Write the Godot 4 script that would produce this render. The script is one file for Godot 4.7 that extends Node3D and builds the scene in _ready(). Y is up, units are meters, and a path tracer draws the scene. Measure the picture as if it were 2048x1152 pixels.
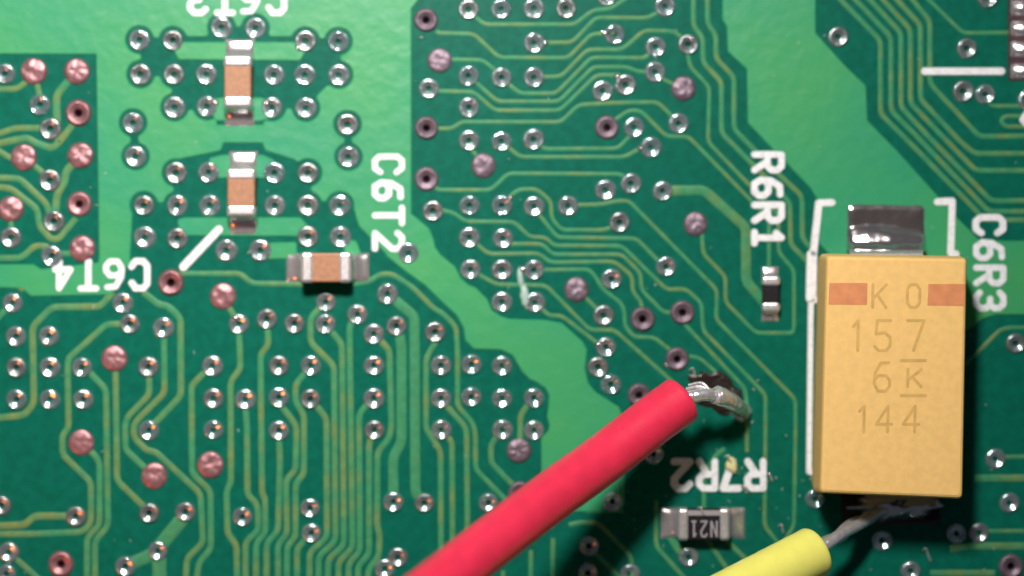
extends Node3D
# A close-up of a circuit board. One photographed step (1/2048 of the board's visible width, about 0.015 mm) is 1 mm here,
# so that the thin layers of copper, mask and print are thick enough to be traced cleanly.
const S := 0.001
const CX := 1024.0
const CY := 576.0
const EYE := 6000.0          # height of the camera above the board, in steps

var M := {}
var rng := RandomNumberGenerator.new()
var blotch := FastNoiseLite.new()
var board: Node3D
var mesh_cache := {}
var drilled := []            # [place, radius] of every via that is open

func V(x: float, y: float, h: float) -> Vector3:
	return Vector3((x - CX) * S, h * S, (y - CY) * S)

# where a point of height h stands so that it is at x, y on the board's drawing
func E(x: float, y: float, h: float) -> Vector2:
	var k := (EYE - h) / EYE
	return Vector2(CX + (x - CX) * k, CY + (y - CY) * k)

func pts(s: String) -> PackedVector2Array:
	var out := PackedVector2Array()
	for w in s.split(" ", false):
		var q := w.split(",")
		out.append(Vector2(float(q[0]), float(q[1])))
	return out

# ---------------------------------------------------------------- materials
func lin(r: float, g: float, b: float) -> Color:
	return Color(r, g, b).linear_to_srgb()

func grain_tex(freq: float, dark: float, sd: int, octaves := 3) -> NoiseTexture2D:
	var n := FastNoiseLite.new()
	n.seed = sd
	n.noise_type = FastNoiseLite.TYPE_SIMPLEX_SMOOTH
	n.frequency = freq
	n.fractal_octaves = octaves
	var t := NoiseTexture2D.new()
	t.width = 512
	t.height = 512
	t.seamless = true
	t.noise = n
	var g := Gradient.new()
	g.set_color(0, Color(dark, dark, dark))
	g.set_color(1, Color(1, 1, 1))
	t.color_ramp = g
	return t

func bump_tex(freq: float, sd: int, strength: float) -> NoiseTexture2D:
	var n := FastNoiseLite.new()
	n.seed = sd
	n.frequency = freq
	n.fractal_octaves = 3
	var t := NoiseTexture2D.new()
	t.width = 512
	t.height = 512
	t.seamless = true
	t.as_normal_map = true
	t.bump_strength = strength
	t.noise = n
	return t

func mat(called: String, c: Color, rough: float, metal := 0.0, spec := 0.5) -> StandardMaterial3D:
	var m := StandardMaterial3D.new()
	m.resource_name = called
	m.albedo_color = c
	m.roughness = rough
	m.metallic = metal
	m.metallic_specular = spec
	M[called] = m
	return m

func textured(m: StandardMaterial3D, albedo: Texture2D, normal: Texture2D, k: float, amount := 0.3) -> void:
	m.uv1_triplanar = true
	m.uv1_world_triplanar = true
	m.uv1_scale = Vector3(k, k, k)
	if albedo:
		m.albedo_texture = albedo
	if normal:
		m.normal_enabled = true
		m.normal_texture = normal
		m.normal_scale = amount

func make_materials() -> void:
	var fine := grain_tex(0.035, 0.86, 3)
	var broad := grain_tex(0.012, 0.88, 11, 4)
	var faint := grain_tex(0.02, 0.95, 31)
	var tarnish := grain_tex(0.02, 0.74, 51, 4)
	var worn := grain_tex(0.045, 0.88, 41, 4)
	worn.color_ramp.set_offset(1, 0.55)
	var patchy := grain_tex(0.006, 0.5, 21, 4)
	patchy.color_ramp.set_color(0, Color(0.72, 0.95, 1.0))
	patchy.color_ramp.set_color(1, Color(1.0, 1.0, 0.88))
	var peel := bump_tex(0.05, 5, 3.0)
	var m := mat("substrate", lin(0.0030, 0.134, 0.092), 0.30, 0.0, 0.22)
	textured(m, fine, peel, 2.0, 0.05)
	m = mat("pour", lin(0.050, 0.320, 0.148), 0.34, 0.0, 0.42)
	textured(m, patchy, peel, 0.8, 0.09)
	m = mat("trace", Color.WHITE, 0.38, 0.0, 0.25)
	m.vertex_color_use_as_albedo = true
	textured(m, fine, null, 2.5)
	m = mat("tin", lin(0.50, 0.62, 0.66), 0.20, 0.80)
	textured(m, fine, null, 5.0)
	m = mat("tin_bright", lin(0.86, 0.83, 0.86), 0.33, 0.75)
	textured(m, fine, null, 5.0)
	m = mat("dull_tin", lin(0.88, 0.86, 0.90), 0.24, 0.68)
	textured(m, fine, peel, 5.0, 0.10)
	m = mat("tin_grey", lin(0.38, 0.44, 0.46), 0.27, 0.8)
	textured(m, broad, null, 5.0)
	m = mat("tin_cool", lin(0.45, 0.62, 0.66), 0.17, 0.80)
	textured(m, fine, null, 5.0)
	m = mat("solder", lin(0.62, 0.56, 0.59), 0.15, 0.9)
	textured(m, fine, peel, 6.0, 0.12)
	m = mat("fillet", lin(0.78, 0.74, 0.77), 0.24, 0.78)
	textured(m, fine, peel, 5.0, 0.10)
	m = mat("copper_pad", lin(0.40, 0.20, 0.225), 0.42, 0.6)
	textured(m, tarnish, peel, 5.0, 0.15)
	m = mat("mauve_pad", lin(0.22, 0.165, 0.215), 0.48, 0.55)
	textured(m, tarnish, peel, 5.0, 0.15)
	m = mat("print", lin(0.80, 0.82, 0.88), 0.6)
	textured(m, worn, null, 3.0)
	m = mat("ceramic", lin(0.42, 0.20, 0.105), 0.5)
	textured(m, fine, peel, 4.0, 0.08)
	m = mat("black_glaze", lin(0.018, 0.015, 0.02), 0.4, 0.0, 0.3)
	textured(m, fine, peel, 4.0, 0.2)
	m = mat("tantalum", lin(0.94, 0.595, 0.205), 0.6)
	textured(m, faint, peel, 4.0, 0.10)
	m = mat("stripe", lin(0.80, 0.30, 0.12), 0.6)
	textured(m, broad, null, 4.0)
	m = mat("etch", lin(0.76, 0.47, 0.14), 0.7)
	textured(m, broad, null, 6.0)
	m = mat("red_plastic", lin(0.90, 0.033, 0.095), 0.4)
	textured(m, broad, peel, 3.0, 0.10)
	m = mat("yellow_plastic", lin(0.97, 0.94, 0.20), 0.34)
	textured(m, faint, peel, 3.0, 0.06)
	m = mat("flux", lin(0.018, 0.009, 0.007), 0.3)
	textured(m, fine, peel, 4.0, 0.4)
	m = mat("lead_frame", lin(0.10, 0.055, 0.07), 0.35, 0.5)
	textured(m, fine, peel, 4.0, 0.4)
	mat("crumb", lin(0.75, 0.70, 0.36), 0.4)
	mat("dust", lin(0.34, 0.42, 0.38), 0.8)
	mat("pale_flux", lin(0.36, 0.52, 0.47), 0.3)
	mat("grey_print", lin(0.30, 0.28, 0.31), 0.6)
	mat("white_plastic", lin(0.7, 0.7, 0.7), 0.5)
	mat("phone_black", lin(0.01, 0.01, 0.012), 0.4)
	m = mat("amber_glow", Color(1, 0.6, 0.3), 0.5)
	m.emission_enabled = true
	m.emission = Color(1.0, 0.50, 0.20)
	m.emission_energy_multiplier = 2.0
	m = mat("lamp_glow", Color(1, 1, 1), 0.5)
	m.emission_enabled = true
	m.emission = Color(1.0, 0.96, 0.92)
	m.emission_energy_multiplier = 3.0

# ---------------------------------------------------------------- scene tree helpers
func thing(called: String, label: String, category: String, at := Vector3.ZERO, group := "") -> Node3D:
	var o := Node3D.new()
	o.name = called
	add_child(o, true)
	o.position = at
	o.set_meta("label", label)
	o.set_meta("category", category)
	if group:
		o.set_meta("group", group)
	return o

func part(called: String, mesh: Mesh, m: Material, parent: Node3D, label := "") -> MeshInstance3D:
	var o := MeshInstance3D.new()
	o.name = called
	o.mesh = mesh
	if m:
		o.material_override = m
	parent.add_child(o, true)
	if parent != board:
		o.position = Vector3.ZERO
	if label:
		o.set_meta("label", label)
	return o

# meshes are made in board places; a thing's root stands at its base, so move the mesh back by that
func local(o: MeshInstance3D, root: Node3D) -> MeshInstance3D:
	o.position = -root.position
	return o

func begin() -> SurfaceTool:
	var st := SurfaceTool.new()
	st.begin(Mesh.PRIMITIVE_TRIANGLES)
	return st

# a triangle whose front looks along n
func tri(st: SurfaceTool, a: Vector3, b: Vector3, c: Vector3, n: Vector3) -> void:
	if (b - a).cross(c - a).dot(n) > 0.0:
		var t := b
		b = c
		c = t
	st.set_normal(n)
	st.add_vertex(a)
	st.set_normal(n)
	st.add_vertex(b)
	st.set_normal(n)
	st.add_vertex(c)

# ---------------------------------------------------------------- flat shapes with holes
func fill(st: SurfaceTool, outer: PackedVector2Array, holes: Array, h: float, depth := 0) -> void:
	var items := [[outer, []]]
	for hole in holes:
		var next := []
		for it in items:
			var r := Geometry2D.clip_polygons(it[0], hole)
			var ring := false
			for q in r:
				if Geometry2D.is_polygon_clockwise(q):
					ring = true
			if ring:
				next.append([it[0], it[1] + [hole]])
			else:
				for q in r:
					var mine := []
					for g in it[1]:
						mine.append(g)
					next.append([q, mine])
		items = next
	for it in items:
		var poly: PackedVector2Array = it[0]
		if it[1].is_empty() or depth > 40:
			var idx := Geometry2D.triangulate_polygon(poly)
			for i in range(0, idx.size(), 3):
				tri(st, V(poly[idx[i]].x, poly[idx[i]].y, h), V(poly[idx[i + 1]].x, poly[idx[i + 1]].y, h), V(poly[idx[i + 2]].x, poly[idx[i + 2]].y, h), Vector3.UP)
			continue
		var c := 0.0
		for p in it[1][0]:
			c += p.x
		c /= it[1][0].size()
		for half in [PackedVector2Array([Vector2(-9000, -9000), Vector2(c, -9000), Vector2(c, 9000), Vector2(-9000, 9000)]), PackedVector2Array([Vector2(c, -9000), Vector2(9000, -9000), Vector2(9000, 9000), Vector2(c, 9000)])]:
			for q in Geometry2D.intersect_polygons(poly, half):
				if not Geometry2D.is_polygon_clockwise(q):
					fill(st, q, it[1], h, depth + 1)

func skirt(st: SurfaceTool, loop: PackedVector2Array, h: float, low: float, spread: float) -> void:
	var n := loop.size()
	var out := PackedVector2Array()
	for i in n:
		var a := (loop[i] - loop[(i + n - 1) % n]).normalized()
		var b := (loop[(i + 1) % n] - loop[i]).normalized()
		var d := (Vector2(a.y, -a.x) + Vector2(b.y, -b.x))
		out.append(d.normalized() if d.length() > 0.01 else Vector2(a.y, -a.x))
	for i in n:
		var j := (i + 1) % n
		var a := V(loop[i].x, loop[i].y, h)
		var b := V(loop[j].x, loop[j].y, h)
		var pa := loop[i] + out[i] * spread
		var pb := loop[j] + out[j] * spread
		var c := V(pa.x, pa.y, low)
		var d := V(pb.x, pb.y, low)
		var o2 := (out[i] + out[j]).normalized()
		var nn := Vector3(o2.x * (h - low), spread, o2.y * (h - low)).normalized()
		tri(st, a, b, c, nn)
		tri(st, b, d, c, nn)

# polygons (counter-clockwise outers, clockwise holes, as Clipper gives them) raised to h with sloping edges
func plate(polys: Array, h: float, low: float, spread: float) -> ArrayMesh:
	var st := begin()
	var holes := []
	for q in polys:
		if Geometry2D.is_polygon_clockwise(q):
			holes.append(q)
	for q in polys:
		if not Geometry2D.is_polygon_clockwise(q):
			var mine := []
			for g in holes:
				if Geometry2D.is_point_in_polygon(g[0], q):
					mine.append(g)
			fill(st, q, mine, h)
	for q in polys:
		skirt(st, q, h, low, spread)
	return st.commit()

func ccw(p: PackedVector2Array) -> PackedVector2Array:
	if Geometry2D.is_polygon_clockwise(p):
		p.reverse()
	return p

func circle(x: float, y: float, r: float, n := 24) -> PackedVector2Array:
	var p := PackedVector2Array()
	for i in n:
		p.append(Vector2(x + r * cos(TAU * i / n), y + r * sin(TAU * i / n)))
	return ccw(p)

func merge_all(list: Array) -> Array:
	var acc := []
	for p in list:
		var cur: PackedVector2Array = p
		var keep := []
		var again := true
		for q in acc:
			var r := Geometry2D.merge_polygons(cur, q)
			var outers := []
			var inner := []
			for k in r:
				if Geometry2D.is_polygon_clockwise(k):
					inner.append(k)
				else:
					outers.append(k)
			if outers.size() == 1:
				cur = outers[0]       # small enclosed gaps are closed
			else:
				keep.append(q)
		keep.append(cur)
		acc = keep
	return acc

# ---------------------------------------------------------------- traces
func rounded_path(p: PackedVector2Array, r: float) -> PackedVector2Array:
	var out := PackedVector2Array([p[0]])
	for i in range(1, p.size() - 1):
		var a := p[i - 1] - p[i]
		var b := p[i + 1] - p[i]
		var k := minf(r, minf(a.length(), b.length()) * 0.45)
		var s := p[i] + a.normalized() * k
		var e := p[i] + b.normalized() * k
		for t in [0.0, 0.33, 0.67, 1.0]:
			out.append(s.lerp(p[i], t).lerp(p[i].lerp(e, t), t))
	out.append(p[-1])
	return out

var trace_mesh_count := 0
func trace(s: String, w := 7.8, called := "copper_trace", tint := 0.0) -> MeshInstance3D:
	var p := pts(s)
	var n := p.size()
	for e in [[0, 1], [n - 1, n - 2]]:
		var q: Vector2 = p[e[0]]
		if q.x < 0 or q.x > 2047 or q.y < 0 or q.y > 1151:
			p[e[0]] = q + (q - p[e[1]]).normalized() * 260.0
	p = rounded_path(p, 11.0)
	# more points along the way, for the blotchy colour
	var d := PackedVector2Array()
	for i in p.size() - 1:
		var cuts := int(ceil(p[i].distance_to(p[i + 1]) / 14.0))
		for k in cuts:
			d.append(p[i].lerp(p[i + 1], float(k) / cuts))
	d.append(p[-1])
	p = d
	n = p.size()
	var st := begin()
	var prof := [[-0.5, 0.0], [-0.38, 1.0], [-0.18, 1.5], [0.18, 1.5], [0.38, 1.0], [0.5, 0.0]]
	var norm := [Vector2(-0.5, 0.87), Vector2(-0.3, 0.95), Vector2(-0.08, 1), Vector2(0.08, 1), Vector2(0.3, 0.95), Vector2(0.5, 0.87)]
	var rows := []
	for i in n:
		var a := (p[i] - p[maxi(i - 1, 0)]).normalized()
		var b := (p[mini(i + 1, n - 1)] - p[i]).normalized()
		if i == 0:
			a = b
		if i == n - 1:
			b = a
		var t := (a + b).normalized()
		var side := Vector2(-t.y, t.x)
		var mit := 1.0 / maxf(0.6, side.dot(Vector2(-b.y, b.x)))
		var wob := 1.0 + 0.05 * blotch.get_noise_2d(p[i].x * 6.0, p[i].y * 6.0 + 700.0)
		var k := clampf(0.22 + 0.80 * blotch.get_noise_2d(p[i].x, p[i].y) + 0.35 * blotch.get_noise_2d(p[i].x * 4.0, p[i].y * 4.0 + 300.0) + tint, 0.0, 1.0)
		var c := Color(0.056, 0.285, 0.140).lerp(Color(0.185, 0.270, 0.090), k)
		var row := []
		for j in prof.size():
			var q: Vector2 = p[i] + side * (prof[j][0] * w * mit * wob)
			var nn := Vector3(side.x * norm[j].x, norm[j].y, side.y * norm[j].x).normalized()
			row.append([V(q.x, q.y, prof[j][1]), nn])
		rows.append([row, c])
	for i in n - 1:
		for j in prof.size() - 1:
			for k in [[0, 0], [1, 0], [0, 1], [1, 0], [1, 1], [0, 1]]:
				var r = rows[i + k[0]]
				st.set_color(r[1])
				st.set_normal(r[0][j + k[1]][1])
				st.add_vertex(r[0][j + k[1]][0])
	st.index()
	return part(called, st.commit(), M.trace, board)

# ---------------------------------------------------------------- lathed pads
func lathe(prof: Array, seg: int, rough: float, sd: int, st: SurfaceTool, squash := 1.0) -> void:
	var n := FastNoiseLite.new()
	n.seed = sd
	n.frequency = 0.055
	n.fractal_octaves = 2
	var rows := []
	for q in prof:
		var row := []
		for i in seg:
			var a := TAU * i / seg
			var x: float = q[0] * cos(a)
			var z: float = q[0] * sin(a) * squash
			var k := 0.0 if q[1] <= 0.3 or q[0] < 6.5 and q[1] < 2.0 else rough * n.get_noise_2d(x, z)
			var e := 1.0 + 0.03 * n.get_noise_2d(x * 0.5 + 90.0, z * 0.5) if q[0] > 12.0 else 1.0
			row.append(Vector3(x * e, q[1] + k, z * e) * S)
		rows.append(row)
	for i in prof.size() - 1:
		for j in seg:
			var a: Vector3 = rows[i][j]
			var b: Vector3 = rows[i][(j + 1) % seg]
			var c: Vector3 = rows[i + 1][j]
			var d: Vector3 = rows[i + 1][(j + 1) % seg]
			st.set_smooth_group(0)
			for v in [a, b, c, b, d, c]:
				st.add_vertex(v)

func via_mesh(kind: String, variant: int) -> ArrayMesh:
	var key := kind + str(variant)
	if mesh_cache.has(key):
		return mesh_cache[key]
	var st := begin()
	var am := ArrayMesh.new()
	if kind == "via":
		lathe([[22.2, 0.0], [21.8, 1.8], [20.6, 3.8], [19.2, 5.4], [17.6, 6.2], [16.4, 6.2], [14.8, 5.6], [13.0, 4.75], [11.0, 3.95], [9.0, 3.3], [7.2, 2.7], [6.2, 1.6], [5.6, -1.5], [5.4, -34.0]], 32, 0.7, 10 + variant, st)
	elif kind == "ring":
		lathe([[25.4, 0.0], [25.0, 2.6], [23.4, 4.8], [21.2, 6.2], [20.0, 6.9], [18.6, 6.8], [16.4, 6.0], [13.8, 4.8], [11.2, 3.8], [9.0, 3.0], [7.6, 1.4], [7.0, -2.0], [6.8, -60.0]], 32, 0.8, 40 + variant, st)
	else:
		lathe([[25.6, 0.0], [25.2, 1.9], [23.6, 3.6], [21.0, 4.6], [17.0, 5.3], [12.5, 5.7], [8.0, 5.6], [3.5, 5.3], [0.01, 5.2]], 32, 1.7, 70 + variant, st)
	st.generate_normals()
	st.index()
	st.commit(am)
	if kind != "solid":
		var s2 := begin()
		var r := 5.6 if kind == "via" else 7.0
		var deep := -9.0 if kind == "via" else -52.0
		for i in 16:
			tri(s2, Vector3(0, deep, 0) * S, Vector3(r * cos(TAU * i / 16.0), deep, r * sin(TAU * i / 16.0)) * S, Vector3(r * cos(TAU * (i + 1) / 16.0), deep, r * sin(TAU * (i + 1) / 16.0)) * S, Vector3.UP)
		s2.commit(am)
		am.surface_set_material(1, M.substrate if kind == "via" else M.copper_pad)
	am.surface_set_material(0, M.tin)
	mesh_cache[key] = am
	return am

func vias(s: String, kind := "via", metal := "tin", size := 1.0) -> void:
	for p in pts(s):
		var v := rng.randi_range(0, 7)
		var o := part("via" if kind == "via" else "test_pad", via_mesh(kind, v), null, board)
		o.set_surface_override_material(0, M[metal] if metal != "tin" else M[["tin", "tin", "tin_cool", "tin_grey"][rng.randi_range(0, 3)]])
		o.position = V(p.x, p.y, 0)
		var k := size * rng.randf_range(0.97, 1.03)
		o.scale = Vector3(k, rng.randf_range(0.75, 1.15), k * rng.randf_range(0.98, 1.03))
		o.rotation.y = rng.randf_range(-0.5, 0.5)
		if kind != "solid":
			drilled.append([p, (6.5 if kind == "via" else 8.2) * k])

# ---------------------------------------------------------------- blocks, tubes and solder
func loop_at(c: Vector2, ang: float, w: float, l: float, rc: float, h: float) -> PackedVector3Array:
	var out := PackedVector3Array()
	for k in 4:
		var sx: float = [1, -1, -1, 1][k]
		var sy: float = [1, 1, -1, -1][k]
		for i in 5:
			var a := PI / 2 * (k + i / 4.0)
			var p := Vector2(sx * (w / 2 - rc) + rc * cos(a), sy * (l / 2 - rc) + rc * sin(a)).rotated(ang) + c
			out.append(V(p.x, p.y, h))
	return out

func loft(st: SurfaceTool, loops: Array, cap := true) -> void:
	for i in loops.size() - 1:
		var n: int = loops[i].size()
		for j in n:
			var a: Vector3 = loops[i][j]
			var b: Vector3 = loops[i][(j + 1) % n]
			var c: Vector3 = loops[i + 1][j]
			var d: Vector3 = loops[i + 1][(j + 1) % n]
			for v in [a, c, b, b, c, d]:
				st.add_vertex(v)
	if not cap:
		return
	for e in [[0, false], [loops.size() - 1, true]]:
		var lp: PackedVector3Array = loops[e[0]]
		for i in range(1, lp.size() - 1):
			for v in ([lp[0], lp[i], lp[i + 1]] if not e[1] else [lp[0], lp[i + 1], lp[i]]):
				st.add_vertex(v)

# a block with rounded edges; widths along its own axes, turned by ang
func block(c: Vector2, ang: float, w: float, l: float, y0: float, y1: float, r: float) -> ArrayMesh:
	var st := begin()
	st.set_smooth_group(-1)
	var loops := []
	for k in 4:
		var a := PI / 2 * (1.0 - k / 3.0)
		loops.append(loop_at(c, ang, w - 2 * r * (1 - cos(a)), l - 2 * r * (1 - cos(a)), maxf(r * 1.1 - r * (1 - cos(a)), 0.4), y0 + r * 0.6 * (1 - sin(a))))
	for k in 4:
		var a := PI / 2 * k / 3.0
		loops.append(loop_at(c, ang, w - 2 * r * (1 - cos(a)), l - 2 * r * (1 - cos(a)), maxf(r * 1.1 - r * (1 - cos(a)), 0.4), y1 - r * (1 - sin(a))))
	loft(st, loops)
	st.generate_normals()
	return st.commit()

# a solder surface over a turned rectangle: f gives its height at u across and v along, both 0 to 1
func solder(c: Vector2, ang: float, w: float, l: float, f: Callable, nu := 20, nv := 20, oval := false) -> ArrayMesh:
	var st := begin()
	st.set_smooth_group(0)
	var rows := []
	for j in nv + 1:
		var row := []
		for i in nu + 1:
			var u := float(i) / nu
			var v := float(j) / nv
			var q := Vector2(u - 0.5, v - 0.5)
			if oval:
				var s := Vector2(q.x * 2, q.y * 2)
				q = Vector2(s.x * sqrt(1 - s.y * s.y / 2), s.y * sqrt(1 - s.x * s.x / 2)) * 0.5
				q *= 1.0 + 0.28 * blotch.get_noise_2d(q.normalized().x * 110.0 + c.x, q.normalized().y * 110.0 + c.y)
			var p := Vector2(q.x * w, q.y * l).rotated(ang) + c
			var edge := i == 0 or j == 0 or i == nu or j == nv
			var h: float = 0.0 if edge else f.call(u, v)
			row.append(V(p.x, p.y, h))
		rows.append(row)
	for j in nv:
		for i in nu:
			for v in [rows[j][i], rows[j][i + 1], rows[j + 1][i], rows[j][i + 1], rows[j + 1][i + 1], rows[j + 1][i]]:
				st.add_vertex(v)
	st.generate_normals()
	st.index()
	return st.commit()

# a tube through points [x, y, height] in board steps
func tube(path: Array, r: float, seg := 28, taper := 0.0, wob := 0.0) -> ArrayMesh:
	var cur := Curve3D.new()
	for i in path.size():
		var a: Vector3 = path[maxi(i - 1, 0)]
		var b: Vector3 = path[mini(i + 1, path.size() - 1)]
		var t: Vector3 = (b - a) / 6.0
		cur.add_point(path[i], -t, t)
	cur.bake_interval = maxf(r * 0.22, 0.002)
	var bp := cur.get_baked_points()
	var st := begin()
	st.set_smooth_group(0)
	var rows := []
	var up := Vector3.UP
	var n := bp.size()
	for i in n:
		var t := (bp[mini(i + 1, n - 1)] - bp[maxi(i - 1, 0)]).normalized()
		var side := t.cross(up).normalized()
		var top := side.cross(t).normalized()
		var rr := r * (1.0 - taper * float(i) / n)
		var row := []
		for j in seg:
			var a := TAU * j / seg
			var k := 1.0 + wob * blotch.get_noise_2d(i * 20.0, a * 60.0)
			row.append(bp[i] + (side * cos(a) + top * sin(a)) * rr * k)
		rows.append(row)
	# rounded rim and a flat cut at both ends
	for e in [[0, -1.0], [n - 1, 1.0]]:
		var i: int = e[0]
		var t := (bp[mini(i + 1, n - 1)] - bp[maxi(i - 1, 0)]).normalized() * float(e[1])
		var extra := []
		for q in [[0.97, 0.05], [0.90, 0.09], [0.75, 0.11], [0.02, 0.11]]:
			var row := []
			for j in seg:
				row.append(bp[i] + (rows[i][j] - bp[i]) * q[0] + t * r * q[1])
			extra.append(row)
		if i == 0:
			for row in extra:
				rows.push_front(row)
			n += 4
			var shifted := PackedVector3Array()
			for k in 4:
				shifted.append(bp[0])
			shifted.append_array(bp)
			bp = shifted
		else:
			for row in extra:
				rows.append(row)
	for i in rows.size() - 1:
		for j in seg:
			var k := (j + 1) % seg
			for v in [rows[i][j], rows[i][k], rows[i + 1][j], rows[i][k], rows[i + 1][k], rows[i + 1][j]]:
				st.add_vertex(v)
	st.generate_normals()
	st.index()
	return st.commit()

# ---------------------------------------------------------------- lettering in strokes
const GLYPH := {
	"C": "4,1.2 3,0 1,0 0,1 0,5 1,6 3,6 4,4.8",
	"6": "3.7,0.3 1.6,0.4 0.2,2.4 0,4.6 1,6 3,6 4,5 4,3.9 3,2.9 1,2.9 0.1,3.8",
	"T": "0,0 4,0|2,0 2,6",
	"4": "3,6 3,0 0,4.2 4,4.2",
	"2": "0,1 1,0 3,0 4,1 4,2.2 0,6 4,6",
	"3": "0,0.8 1,0 3,0 4,1 4,2 3,2.9 1.6,2.9|3,2.9 4,3.8 4,5 3,6 1,6 0,5.2",
	"R": "0,6 0,0 3,0 4,0.9 4,2.2 3,3.1 0,3.1|1.8,3.1 4,6",
	"7": "0,0 4,0 1.6,6",
	"1": "0.8,1.2 2,0 2,6|0.6,6 3.4,6",
	"l": "0.8,1.2 2,0 2,6",
	"5": "4,0 0.6,0 0.3,2.7 2.6,2.4 4,3.4 4,5 3,6 1,6 0,5.2",
	"K": "0,0 0,6|4,0 0.2,3.6|1.4,2.7 4,6",
	"0": "1,0 3,0 4,1.2 4,4.8 3,6 1,6 0,4.8 0,1.2 0.98,0.02",
	"N": "0,6 0,0 4,6 4,0",
}

func glyph(ch: String, c: Vector2, right: Vector2, down: Vector2, w: float, h: float, stroke: float, top: float, low: float, spread := 1.6) -> ArrayMesh:
	var list := []
	for s in GLYPH[ch].split("|"):
		var p := PackedVector2Array()
		for q in pts(s):
			p.append(c + right * ((q.x / 4.0 - 0.5) * w) + down * ((q.y / 6.0 - 0.5) * h))
		var r := Geometry2D.offset_polyline(p, stroke / 2, Geometry2D.JOIN_ROUND, Geometry2D.END_ROUND)
		list.append(r)
	var polys: Array = list[0]
	for k in range(1, list.size()):
		# union of the strokes, keeping the enclosed gaps
		var outers := []
		var gaps := []
		for q in polys:
			(gaps if Geometry2D.is_polygon_clockwise(q) else outers).append(q)
		var res := []
		for q in list[k]:
			if Geometry2D.is_polygon_clockwise(q):
				continue
			var m := Geometry2D.merge_polygons(outers[0], q)
			outers[0] = m[0] if m.size() else outers[0]
			for j in range(1, m.size()):
				if Geometry2D.is_polygon_clockwise(m[j]):
					gaps.append(m[j])
				elif m[j].size() > outers[0].size():
					outers[0] = m[j]
			var g2 := []
			for g in gaps:
				for x in Geometry2D.clip_polygons(g, q):
					g2.append(x)
			gaps = g2
		res.append_array(outers)
		for g in gaps:
			var gg: PackedVector2Array = g
			if not Geometry2D.is_polygon_clockwise(gg):
				gg.reverse()
			res.append(gg)
		polys = res
	return plate(polys, top, low, spread)

func designator(text: String, centres: String, right: Vector2, down: Vector2, label: String, w := 31.0, h := 54.0, stroke := 11.8) -> void:
	var root := Node3D.new()
	root.name = "printed_designator"
	board.add_child(root, true)
	root.set_meta("label", label)
	var cs := pts(centres)
	for i in text.length():
		var o := part("letter", glyph(text[i], cs[i], right, down, w, h, stroke * rng.randf_range(0.95, 1.08), 3.6, 0.0), M.print, root)
		o.position = Vector3.ZERO

func printed_line(s: String, w: float, called := "printed_line") -> void:
	var r := Geometry2D.offset_polyline(pts(s), w / 2, Geometry2D.JOIN_ROUND, Geometry2D.END_ROUND)
	part(called, plate(r, 3.6, 0.0, 1.6), M.print, board)

# ---------------------------------------------------------------- the board
func add_substrate() -> void:
	var st := begin()
	var outer := ccw(pts("-330,-330 2380,-330 2380,1480 -330,1480"))
	var open := []
	for d in drilled:
		if d[0].x > -20 and d[0].y > -20:
			open.append(circle(d[0].x, d[0].y, d[1], 14))
	# cut into upright bands first, so that each holds few holes
	for i in 24:
		var x0 := -330.0 + 2710.0 * i / 24.0
		var x1 := -330.0 + 2710.0 * (i + 1) / 24.0
		var band := ccw(PackedVector2Array([Vector2(x0, -330), Vector2(x1, -330), Vector2(x1, 1480), Vector2(x0, 1480)]))
		var near := []
		for h in open:
			var away := true
			for p in h:
				if p.x > x0 and p.x < x1:
					away = false
			if not away:
				near.append(h)
		fill(st, band, near, 0.0)
	var base := ccw(PackedVector2Array(outer))
	var idx := Geometry2D.triangulate_polygon(base)
	for i in range(0, idx.size(), 3):
		tri(st, V(base[idx[i]].x, base[idx[i]].y, -107), V(base[idx[i + 1]].x, base[idx[i + 1]].y, -107), V(base[idx[i + 2]].x, base[idx[i + 2]].y, -107), Vector3.DOWN)
	skirt(st, outer, 0.0, -107.0, 0.0)
	part("substrate", st.commit(), M.substrate, board)

func open_vias(polys: Array) -> Array:
	for d in drilled:
		var next := []
		var c := circle(d[0].x, d[0].y, 14.0, 16)
		for q in polys:
			if Geometry2D.is_polygon_clockwise(q):
				next.append(q)
			else:
				next.append_array(Geometry2D.clip_polygons(q, c))
		polys = next
	return polys

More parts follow.
